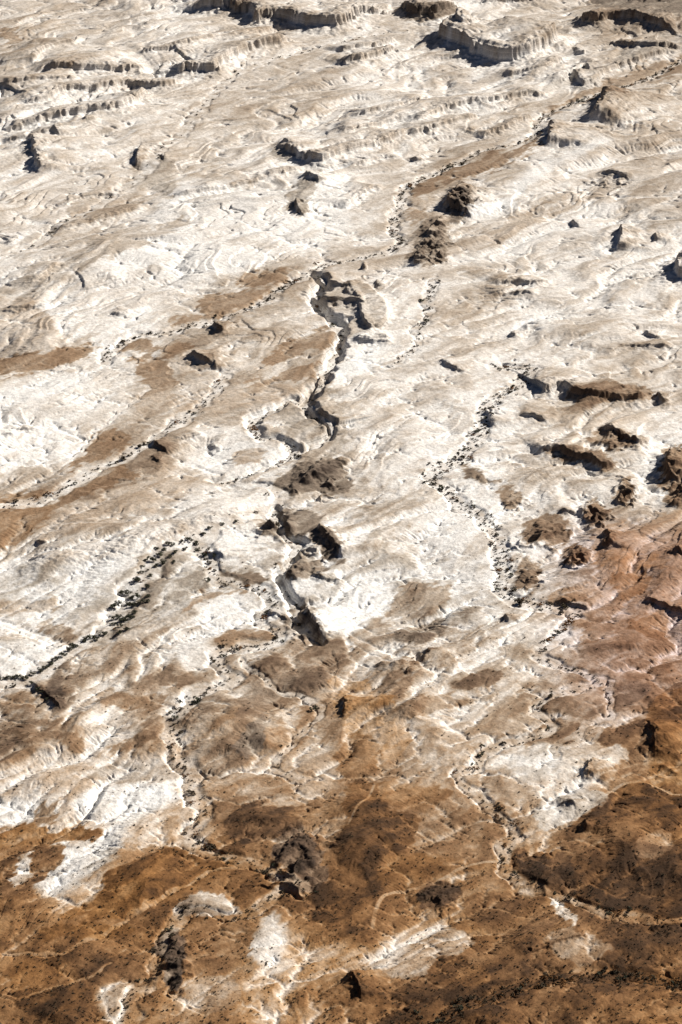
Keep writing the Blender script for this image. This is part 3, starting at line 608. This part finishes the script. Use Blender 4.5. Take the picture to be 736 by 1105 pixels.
depos = np.zeros(X.shape, f4); depos[cs] = np.clip(blur(dZ / CELL[cs], 2) * 1.2, -1, 1) * fade
# fine roughness down to the size of a cell
fine = fbm(X, Y, 3.2, 4, seed=101, cell=CELLN, gain=.6)
Z += fine * (0.10 + 0.34 * np.clip(cliffy, 0, 1)) * (1 - .6 * bed)

gxc = np.broadcast_to((TH / .0004)[None, :], X.shape).astype(f4); gyc = np.broadcast_to((LR / .0004)[:, None], X.shape).astype(f4)
zs = Z.copy(); zs[cs] = box(Z[cs], 4)
s0 = np.hypot(np.gradient(zs, axis=1), np.gradient(zs, axis=0)) / np.maximum(CELLN, .01)
cgn = np.maximum(CELLN / CELL, 1).astype(f4)
wrp = fbm(gxc, gyc, 40, 2, seed=281, cell=cgn) * 9
rid = fbm(gxc + wrp, gyc + wrp, 15, 4, seed=285, cell=cgn, gain=.6, ridged=True)
Z += CELL * np.interp(V, [0, 450, 750], [.4, .42, .6]).astype(f4) * rid * (.22 + .78 * sstep(.08, .4, s0)) * (1 - .85 * bed) * (cgn < 1.5)

# ------------------------------------------------------------------ slope and the colour of the ground itself
def normals():
    zx = np.gradient(Z, axis=1); zy = np.gradient(Z, axis=0)
    xx = np.gradient(X, axis=1); xy = np.gradient(X, axis=0); yx = np.gradient(Y, axis=1); yy = np.gradient(Y, axis=0)
    nx = yx * zy - zx * yy; ny = zx * xy - xx * zy; nz = xx * yy - yx * xy
    l = np.sqrt(nx * nx + ny * ny + nz * nz) + 1e-12
    return nx / l, ny / l, np.abs(nz / l)
NX, NY, NZ = normals()
slope = np.sqrt(np.maximum(1 - NZ * NZ, 0)) / np.maximum(NZ, .05)
U2, V2 = ground2px(X, Y, np.clip(Z, -5, 30) * .85)
scale_px = 1.0
pu = U2 + (fbm(SX / 1.8, SY, 30, 4, seed=111, cell=CELLN) * 13); pv = V2 + fbm(SX / 1.8, SY, 30, 4, seed=121, cell=CELLN) * 7
rows = [list(map(int, r)) for r in GROUND.split()]
GA = np.array(rows, f4)
GA = np.pad(GA, 2, mode='edge')
gu = np.clip((pu - 23) / 46 + 2, 0, GA.shape[1] - 1.001); gv = np.clip((pv - 23) / 46.04 + 2, 0, GA.shape[0] - 1.001)
iu = gu.astype(int); iv = gv.astype(int); fu = gu - iu; fv = gv - iv
fu = fu * fu * (3 - 2 * fu); fv = fv * fv * (3 - 2 * fv)
B = (GA[iv, iu] * (1 - fu) * (1 - fv) + GA[iv, iu + 1] * fu * (1 - fv) + GA[iv + 1, iu] * (1 - fu) * fv + GA[iv + 1, iu + 1] * fu * fv).astype(f4)
WARM = np.interp(V2, [-100, 300, 600, 760, 860, 930, 1105], [.22, .24, .25, .38, .6, .78, .82]).astype(f4)
WARM = WARM + .22 * sstep(600, 720, U2) * sstep(540, 640, V2) * (1 - sstep(800, 950, V2)) - .25 * sstep(560, 640, V2) * (1 - sstep(640, 700, V2)) * (1 - sstep(480, 600, U2))
inview = (U2 > -120) & (U2 < 860) & (V2 > -120) & (V2 < 1240)
def point_in(pts, uu, vv):
    """signed pixel distance to an outline, + inside"""
    sp = smooth_line(pts, 4, True)
    ins = np.zeros(uu.shape, bool); best = np.full(uu.shape, 1e9, f4)
    for k in range(len(sp)):
        (x0, y0), (x1, y1) = sp[k - 1], sp[k]
        ex, ey = x1 - x0, y1 - y0
        t = np.clip(((uu - x0) * ex + (vv - y0) * ey) / max(ex * ex + ey * ey, 1e-6), 0, 1)
        best = np.minimum(best, (uu - x0 - t * ex) ** 2 + (vv - y0 - t * ey) ** 2)
        if y0 != y1: ins ^= ((y0 > vv) != (y1 > vv)) & (uu < ex * (vv - y0) / (y1 - y0) + x0)
    d = np.sqrt(best)
    return np.where(ins, d, -d)
ju = fbm(SX / 1.6, SY, 11, 4, seed=131, cell=CELLN, gain=.78); jv = fbm(SX / 1.6, SY, 11, 4, seed=141, cell=CELLN, gain=.78)
pu2 = (U2 + ju * 5.2).astype(f4); pv2 = (V2 + jv * 3.6).astype(f4)
GXC = np.broadcast_to((TH / .0005)[None, :], X.shape); GYC = np.broadcast_to((LR / .0005)[:, None], X.shape)
CG = np.maximum(CELLN / CELL, 1).astype(f4) * f4(DTH / .0005)
TX = (GXC * math.cos(SA) + GYC * math.sin(SA)).astype(f4); TY = (-GXC * math.sin(SA) + GYC * math.cos(SA)).astype(f4)
TXw = TX + wx * 1.2; TYw = TY + wy * 1.2
vein = np.clip(1 - np.abs(fbm(TXw / 1.7, TYw, 70, 5, seed=191, cell=CG, gain=.55)) * 7, 0, 1) ** 2
vein2 = np.clip(1 - np.abs(fbm(TXw / 2.2, TYw, 34, 4, seed=201, cell=CG, gain=.6)) * 5, 0, 1) ** 2
mot = fbm(TXw / 2.6, TYw, 22, 5, seed=211, cell=CG, gain=.7)
streak = fbm(TXw / 9, TYw, 15, 4, seed=271, cell=CG * .4, gain=.7)
speck = sstep(.55, .95, fbm(GXC.astype(f4), GYC.astype(f4), 5, 2, seed=221, cell=CG, gain=.7)) * sstep(-.2, .5, fbm(TX, TY, 90, 3, seed=231))
idx = np.nonzero(inview.ravel())[0]
motf = (2.6 * mot + 1.2 * streak).ravel()
uf, vf = pu2.ravel()[idx], pv2.ravel()[idx]
Bf = B.ravel(); Wf = WARM.ravel(); PMf = np.zeros(Bf.shape, f4)
order = np.argsort(vf); vs = vf[order]
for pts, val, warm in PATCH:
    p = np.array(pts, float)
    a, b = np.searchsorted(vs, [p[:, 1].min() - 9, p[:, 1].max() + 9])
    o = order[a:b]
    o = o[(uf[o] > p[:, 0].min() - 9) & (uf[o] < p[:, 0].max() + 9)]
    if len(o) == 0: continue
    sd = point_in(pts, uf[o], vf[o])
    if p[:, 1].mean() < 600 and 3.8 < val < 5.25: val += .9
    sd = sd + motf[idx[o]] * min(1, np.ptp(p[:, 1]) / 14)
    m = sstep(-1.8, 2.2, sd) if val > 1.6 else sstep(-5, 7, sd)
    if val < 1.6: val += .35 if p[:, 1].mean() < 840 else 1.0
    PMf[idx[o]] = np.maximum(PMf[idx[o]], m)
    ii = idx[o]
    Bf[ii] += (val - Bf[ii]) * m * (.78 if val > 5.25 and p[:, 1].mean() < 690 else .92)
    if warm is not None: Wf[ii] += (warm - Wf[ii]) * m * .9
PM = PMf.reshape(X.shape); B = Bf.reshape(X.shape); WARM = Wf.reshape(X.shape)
# the look of the beds: streaks along the strike, pale rills, dark gravel on flat remnants
m1 = fbm(SX / 3.2 + wx * .3, SY + wy * .3, 16, 5, seed=151, cell=CELLN, gain=.62)
m2 = fbm(X + wx * .2, Y + wy * .2, 7, 4, seed=161, cell=CELLN, gain=.65)
amp = np.interp(V2, [0, 420, 650, 850, 1000], [.5, .62, 1.05, .9, .8]).astype(f4)
low = fbm(SX / 2.2 + wx, SY + wy, 46, 4, seed=291, cell=CELLN, gain=.6) * sstep(640, 820, V2)
B += 1.0 * low; WARM = WARM - .16 * low
nz = 1.25 * m1 + .8 * m2 + .55 * mot
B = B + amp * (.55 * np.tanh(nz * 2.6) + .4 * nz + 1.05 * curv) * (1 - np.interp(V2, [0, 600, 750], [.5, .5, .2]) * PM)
B += .5 * streak * np.interp(V2, [0, 600, 800], [1, 1, .5])
B += amp * (.35 * mot - .3 * vein + .5 * vein2 * sstep(0, .5, mot) + 1.2 * speck)
B -= np.interp(V2, [0, 450, 650], [.2, .3, 0])
B -= 1.5 * flowm * (1 - .5 * cliffy) * np.interp(V2, [0, 600, 900], [.5, .8, .75])
B -= .9 * np.clip(depos, 0, 1)
B += .7 * np.clip(-depos, 0, 1) * sstep(2.0, 4.5, B)
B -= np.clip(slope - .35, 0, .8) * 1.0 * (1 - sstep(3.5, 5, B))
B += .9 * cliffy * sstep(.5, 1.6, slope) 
bedv = np.interp(V2, [0, 500, 800, 1000], [2.3, 1.4, 2.6, 4.0]) + 1.6 * m2
darkbed = np.interp(V2, [1030, 1050], [0, 1]) * (U2 > 420)
B = B + (bedv - B) * bed * .75 * (1 - darkbed)
B = B + (2.6 - B) * track * .7
B = np.clip(B, -.5, 9).astype(f4)
WARM = np.clip(WARM, 0, 1)
kx = [-.5, 0, 1, 2, 3, 4, 5, 6, 7, 8, 9]
cool = np.array([[.78,.765,.735],[.71,.69,.655],[.66,.635,.60],[.52,.485,.44],[.40,.36,.31],[.285,.245,.20],[.19,.157,.125],[.122,.10,.08],[.078,.062,.05],[.05,.04,.032],[.035,.028,.023]], f4)
hot = np.array([[.78,.74,.69],[.71,.665,.60],[.68,.60,.51],[.56,.45,.345],[.45,.32,.21],[.38,.24,.13],[.315,.172,.072],[.245,.12,.043],[.16,.074,.025],[.085,.040,.015],[.05,.025,.011]], f4)
B = np.clip(B + .45 * sstep(840, 940, V2) * sstep(2.5, 4.5, B), -.5, 9).astype(f4)
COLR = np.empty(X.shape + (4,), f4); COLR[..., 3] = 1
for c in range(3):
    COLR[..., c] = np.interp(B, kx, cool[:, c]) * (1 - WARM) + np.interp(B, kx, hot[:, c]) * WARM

pink = (sstep(560, 680, U2) * sstep(540, 600, V2) * (1 - sstep(720, 820, V2)))[..., None]
COLR[..., :3] *= 1 + pink * np.array([.02, -.065, .015], f4)

# ------------------------------------------------------------------ ground material
def ground_material():
    m = bpy.data.materials.new('marl_and_gravel'); m.use_nodes = True
    nt = m.node_tree; N = nt.nodes.new; Lk = nt.links.new
    bs = nt.nodes['Principled BSDF']; bs.inputs['Roughness'].default_value = .95
    bs.inputs['Specular IOR Level'].default_value = .08
    at = N('ShaderNodeAttribute'); at.attribute_name = 'soil'
    tc = N('ShaderNodeNewGeometry')
    def noise(sc, det, rough=.6):
        n = N('ShaderNodeTexNoise'); n.inputs['Scale'].default_value = sc; n.inputs['Detail'].default_value = det
        n.inputs['Roughness'].default_value = rough; Lk(tc.outputs['Position'], n.inputs['Vector']); return n
    def ramp(src, a, b, lo, hi):
        r = N('ShaderNodeMapRange'); r.inputs['From Min'].default_value = a; r.inputs['From Max'].default_value = b
        r.inputs['To Min'].default_value = lo; r.inputs['To Max'].default_value = hi; Lk(src, r.inputs['Value']); return r.outputs['Result']
    def mul(a, b):
        x = N('ShaderNodeMath'); x.operation = 'MULTIPLY'; Lk(a, x.inputs[0]); Lk(b, x.inputs[1]); return x.outputs[0]
    n1 = ramp(noise(.6, 7, .72).outputs['Fac'], .32, .66, .76, 1.2)
    n2 = ramp(noise(2.6, 4, .7).outputs['Fac'], .32, .68, .84, 1.14)
    # beds of the cliffs: bands following height, only where the ground is steep
    sx = N('ShaderNodeSeparateXYZ'); Lk(tc.outputs['Position'], sx.inputs[0])
    sn = N('ShaderNodeSeparateXYZ'); Lk(tc.outputs['True Normal'], sn.inputs[0])
    cb = N('ShaderNodeCombineXYZ'); Lk(sx.outputs['Z'], cb.inputs['Z'])
    bn = N('ShaderNodeTexNoise'); bn.inputs['Scale'].default_value = 1.5; bn.inputs['Detail'].default_value = 4; Lk(cb.outputs[0], bn.inputs['Vector'])
    band = ramp(bn.outputs['Fac'], .32, .66, .5, 1.22)
    steep = ramp(sn.outputs['Z'], .85, .5, 0, 1)
    mx = N('ShaderNodeMix'); mx.inputs[2].default_value = 1.0; Lk(steep, mx.inputs[0]); Lk(band, mx.inputs[3])
    n3 = ramp(noise(1.5, 3, .8).outputs['Fac'], .6, .7, 1.0, .62)
    f = mul(mul(mul(n1, n2), n3), mx.outputs[0])
    vm = N('ShaderNodeVectorMath'); vm.operation = 'SCALE'; Lk(at.outputs['Color'], vm.inputs[0]); Lk(f, vm.inputs['Scale'])
    Lk(vm.outputs[0], bs.inputs['Base Color'])
    bp = N('ShaderNodeBump'); bp.inputs['Strength'].default_value = .6; bp.inputs['Distance'].default_value = .5
    Lk(noise(.8, 6, .65).outputs['Fac'], bp.inputs['Height']); Lk(bp.outputs['Normal'], bs.inputs['Normal'])
    return m
GROUND_MAT = ground_material()

# ------------------------------------------------------------------ cut the sheet into its named landforms
def make_sheet():
    ii, jj = np.meshgrid(np.arange(NR - 1), np.arange(NC - 1), indexing='ij')
    a = (ii * NC + jj).ravel()
    quads = np.stack([a, a + 1, a + NC + 1, a + NC], 1).astype(np.int32)
    fr = REG[:-1, :-1].ravel()
    P = np.stack([X.ravel(), Y.ravel(), Z.ravel()], 1).astype(f4)
    C4 = COLR.reshape(-1, 4)
    for k, (name, lab, cat) in REG_INFO.items():
        q = quads[fr == k]
        if len(q) == 0: continue
        used, inv = np.unique(q.ravel(), return_inverse=True)
        me = bpy.data.meshes.new(name)
        me.vertices.add(len(used)); me.vertices.foreach_set('co', P[used].ravel())
        me.loops.add(len(inv)); me.loops.foreach_set('vertex_index', inv.astype(np.int32).ravel())
        me.polygons.add(len(q)); me.polygons.foreach_set('loop_start', np.arange(0, len(inv), 4, dtype=np.int32))
        me.polygons.foreach_set('use_smooth', np.ones(len(q), bool))
        me.update(calc_edges=True)
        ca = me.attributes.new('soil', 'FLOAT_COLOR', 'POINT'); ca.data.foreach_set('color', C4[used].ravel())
        me.materials.append(GROUND_MAT)
        o = bpy.data.objects.new(name, me); COL.objects.link(o)
        o['kind'] = 'structure'; o['label'] = lab; o['category'] = cat
make_sheet()

def ground_z(x, y):
    i = np.clip((np.log(np.hypot(x, y)) - lr_core[0]) / DTH, 0, NRC - 1.01) + IC
    j = np.clip((np.arctan2(x, y) - th_core[0]) / DTH, 0, NCC - 1.01) + JC
    a, b = int(i), int(j); f, g = i - a, j - b
    return float((Z[a, b] * (1 - g) + Z[a, b + 1] * g) * (1 - f) + (Z[a + 1, b] * (1 - g) + Z[a + 1, b + 1] * g) * f)
def settle(u, v):
    """the ground point seen at map position u, v"""
    z = 0.0
    for _ in range(4):
        x, y = px2ground(u, v, z); z = ground_z(float(x), float(y))
    return float(x), float(y), z

# ------------------------------------------------------------------ plants
def plain_material(name, col, var):
    m = bpy.data.materials.new(name); m.use_nodes = True; nt = m.node_tree
    bs = nt.nodes['Principled BSDF']; bs.inputs['Roughness'].default_value = .85; bs.inputs['Specular IOR Level'].default_value = .15
    g = nt.nodes.new('ShaderNodeNewGeometry'); n = nt.nodes.new('ShaderNodeTexNoise'); n.inputs['Scale'].default_value = 1.7
    nt.links.new(g.outputs['Position'], n.inputs['Vector'])
    r = nt.nodes.new('ShaderNodeValToRGB'); r.color_ramp.elements[0].position = .35; r.color_ramp.elements[1].position = .65
    r.color_ramp.elements[0].color = (*[c * (1 - var) for c in col], 1); r.color_ramp.elements[1].color = (*[c * (1 + var) for c in col], 1)
    nt.links.new(n.outputs['Fac'], r.inputs['Fac']); nt.links.new(r.outputs['Color'], bs.inputs['Base Color'])
    return m
LEAF = plain_material('dusty_dark_leaves', (.058, .058, .036), .4)
SCRUB = plain_material('dry_scrub_twigs', (.062, .047, .028), .5)
RUSTY = plain_material('rusty_scrub_twigs', (.16, .075, .025), .4)
BARK = plain_material('grey_bark', (.10, .08, .06), .3)

def leaf_mesh(name, seed, n, mat, leaf, spread=1.0):
    """leaf clumps through a lobed crown about one metre across, standing on z = 0"""
    r = np.random.default_rng(seed)
    lobes = [(r.normal(0, .26 * spread), r.normal(0, .26 * spread), .28 + r.random() * .32, .20 + r.random() * .16) for _ in range(6)]
    co = []; fc = []
    for k in range(n):
        lx, ly, lz, lr_ = lobes[k % 6]
        d = r.normal(size=3); d /= np.linalg.norm(d); rad = lr_ * r.random() ** .4
        c = np.array([lx, ly, lz]) + d * rad * np.array([1, 1, .8]); c[2] = max(c[2], .02)
        a = r.normal(size=3); a /= np.linalg.norm(a); b = np.cross(a, r.normal(size=3)); b /= np.linalg.norm(b)
        s = leaf * (.6 + r.random() * .8)
        i0 = len(co)
        co += [c - a * s, c + b * s * .6, c + a * s, c - b * s * .6]
        fc.append((i0, i0 + 1, i0 + 2, i0 + 3))
    me = bpy.data.meshes.new(name); me.from_pydata([tuple(p) for p in co], [], fc); me.update(); me.materials.append(mat)
    return me
def trunk_mesh(seed):
    r = random.Random(seed); co = []; fc = []
    def limb(p, q, r0, r1):
        d = Vector(q) - Vector(p); ax = d.to_track_quat('Z', 'Y'); i0 = len(co)
        for (c, rr) in ((p, r0), (q, r1)):
            for k in range(6):
                co.append(Vector(c) + ax @ Vector((math.cos(k * 1.047) * rr, math.sin(k * 1.047) * rr, 0)))
        for k in range(6): fc.append((i0 + k, i0 + (k + 1) % 6, i0 + 6 + (k + 1) % 6, i0 + 6 + k))
    top = (r.uniform(-.05, .05), r.uniform(-.05, .05), .3)
    limb((0, 0, -.1), top, .055, .04)
    for k in range(4):
        a = k * 1.57 + r.random(); limb(top, (math.cos(a) * .28, math.sin(a) * .28, .5 + r.random() * .12), .03, .01)
    me = bpy.data.meshes.new('trunk'); me.from_pydata([tuple(p) for p in co], [], fc); me.update(); me.materials.append(BARK)
    return me
crowns = [leaf_mesh('crown', 100 + k, 420, LEAF, .075) for k in range(5)]
trunks = [trunk_mesh(k) for k in range(5)]
bushes = [leaf_mesh('desert_shrub', 200 + k, 110, (SCRUB, LEAF, SCRUB, RUSTY)[k % 4], .13, 1.1) for k in range(8)]

def tree_label(i, u, v, w):
    if v > 735: return 'dark low tree on the short grey spur below the end of the tree line', 'trees on the grey spur'
    if v > 695: return 'dark round tree in the single file along the lower riverbed', 'trees in single file along the riverbed'
    if v > 635: return 'dark bushy tree in the dense clump filling the riverbed bend', 'trees in the dense riverbed clump'
    return 'dark scattered tree at the upper end of the left riverbed', 'trees scattered at the head of the riverbed'
for i, (u, v, w) in enumerate(TREES):
    x, y, z = settle(u, v)
    t = bpy.data.objects.new('desert_tree', None); COL.objects.link(t); t.empty_display_size = .5
    t.location = (x, y, z - .05); t.rotation_euler = (0, 0, random.random() * 6.28)
    s = w * .74; t.scale = (s * random.uniform(.95, 1.2), s, s * random.uniform(.65, .85))
    t['label'], t['group'] = tree_label(i, u, v, w); t['category'] = 'tree'
    for nm, me in (('crown', crowns[i % 5]), ('trunk', trunks[i % 5])):
        c = bpy.data.objects.new(nm, me); COL.objects.link(c); c.parent = t

# shrubs: along every wash, then loose ones over the brown slopes
spots = []
for wi, (pts, wd, dep, dens, lab) in enumerate(WASHES):
    if dens <= 0: continue
    sp = smooth_line(pts, 8)
    gx, gy = px2ground(sp[:, 0], sp[:, 1]); seg = np.hypot(np.diff(gx), np.diff(gy)); acc = np.concatenate([[0], np.cumsum(seg)])
    n = int(acc[-1] / 10 * dens * 3.0)
    q = (np.arange(n) + rng.random(n)) / max(n, 1) * acc[-1]
    px_ = np.interp(q, acc, gx); py_ = np.interp(q, acc, gy)
    k = np.clip(np.searchsorted(acc, q) - 1, 0, len(seg) - 1)
    tx, ty = np.diff(gx)[k] / seg[k], np.diff(gy)[k] / seg[k]
    edge = np.where(rng.random(n) < .5, np.sign(rng.normal(size=n)) * wd * .36, 0) + rng.normal(size=n) * wd * .2
    for a in range(n):
        spots.append((px_[a] - ty[a] * edge[a], py_[a] + tx[a] * edge[a], wi))
shr = []
for x, y, wi in spots:
    if not (R0 + 5 < math.hypot(x, y) < R1 - 10 and abs(math.atan2(x, y)) < TH0 - .005): continue
    z = ground_z(x, y); u, v = ground2px(x, y, z)
    d = math.sqrt(x * x + y * y + (z - CAM_H) ** 2)
    base = .62 + .00036 * max(d - 600, 0)
    shr.append((x, y, z, base * float(rng.gamma(4, 1 / 4.)) * 1.25, wi, float(u), float(v), d))
# loose shrubs
loose = []
tries = 0
while len(loose) < 8000 and tries < 90000:
    tries += 1
    u, v = rng.random() * 800 - 30, 560 + 570 * rng.random() ** .55
    x, y = px2ground(u, v); x, y = float(x), float(y)
    if not (R0 + 5 < math.hypot(x, y) < R1 and abs(math.atan2(x, y)) < TH0 - .005): continue
    i = int((math.log(math.hypot(x, y)) - lr_core[0]) / DTH) + IC; j = int((math.atan2(x, y) - th_core[0]) / DTH) + JC
    b = float(B[i, j]); dens = .04 + .13 * max(0, b - 4.5) + (.2 if v > 880 else 0) + float(mot[i, j]) * .5 + float(m2[i, j]) * .5
    if rng.random() < dens: loose.append((x, y, float(Z[i, j]), (.28 + .5 * rng.random() ** 3), -1, u, v, 0))
vis = [s for s in shr if -4 < s[5] < 740 and -4 < s[6] < 1109]
vis.sort(key=lambda s: -s[3] / s[7])
single = vis[:300]; rest = [s for s in shr if s not in set(single)] + loose
for k, s in enumerate(single):
    o = bpy.data.objects.new('desert_shrub', bushes[k % 8]); COL.objects.link(o)
    o.location = (s[0], s[1], s[2] - .04); o.rotation_euler = (0, 0, random.random() * 6.28); o.scale = (s[3], s[3], s[3] * .75)
    lab = WASHES[s[4]][4]
    o['label'] = 'dark shrub in the ' + lab
    o['category'] = 'shrub'; o['group'] = 'shrubs in the ' + lab
def mass(name, items, label, cat, seed):
    co = []; fc = []; base = [[np.array([v.co[:] for v in m.vertices], f4), np.array([p.vertices[:] for p in m.polygons])] for m in thin]
    off = 0
    for k, s in enumerate(items):
        vv, ff = base[k % len(base)]
        a = random.random() * 6.28; ca, sa = math.cos(a), math.sin(a)
        p = vv * np.array([s[3], s[3], s[3] * .75], f4)
        co.append(np.stack([p[:, 0] * ca - p[:, 1] * sa + s[0], p[:, 0] * sa + p[:, 1] * ca + s[1], p[:, 2] + s[2] - .03], 1)); fc.append(ff + off); off += len(vv)
    co = np.concatenate(co); fc = np.concatenate(fc).astype(np.int32)
    me = bpy.data.meshes.new(name); me.vertices.add(len(co)); me.vertices.foreach_set('co', co.astype(f4).ravel())
    me.loops.add(fc.size); me.loops.foreach_set('vertex_index', fc.ravel()); me.polygons.add(len(fc)); me.polygons.foreach_set('loop_start', np.arange(0, fc.size, 4, dtype=np.int32))
    me.update(calc_edges=True); me.materials.append(SCRUB)
    o = bpy.data.objects.new(name, me); COL.objects.link(o); o['kind'] = 'stuff'; o['label'] = label; o['category'] = cat
thin = [leaf_mesh('scrub', 300 + k, 36, SCRUB, .2, 1.0) for k in range(6)]
mass('scrub', rest, 'small dark scrub specks scattered over the washes and brown slopes', 'scrub', 1)
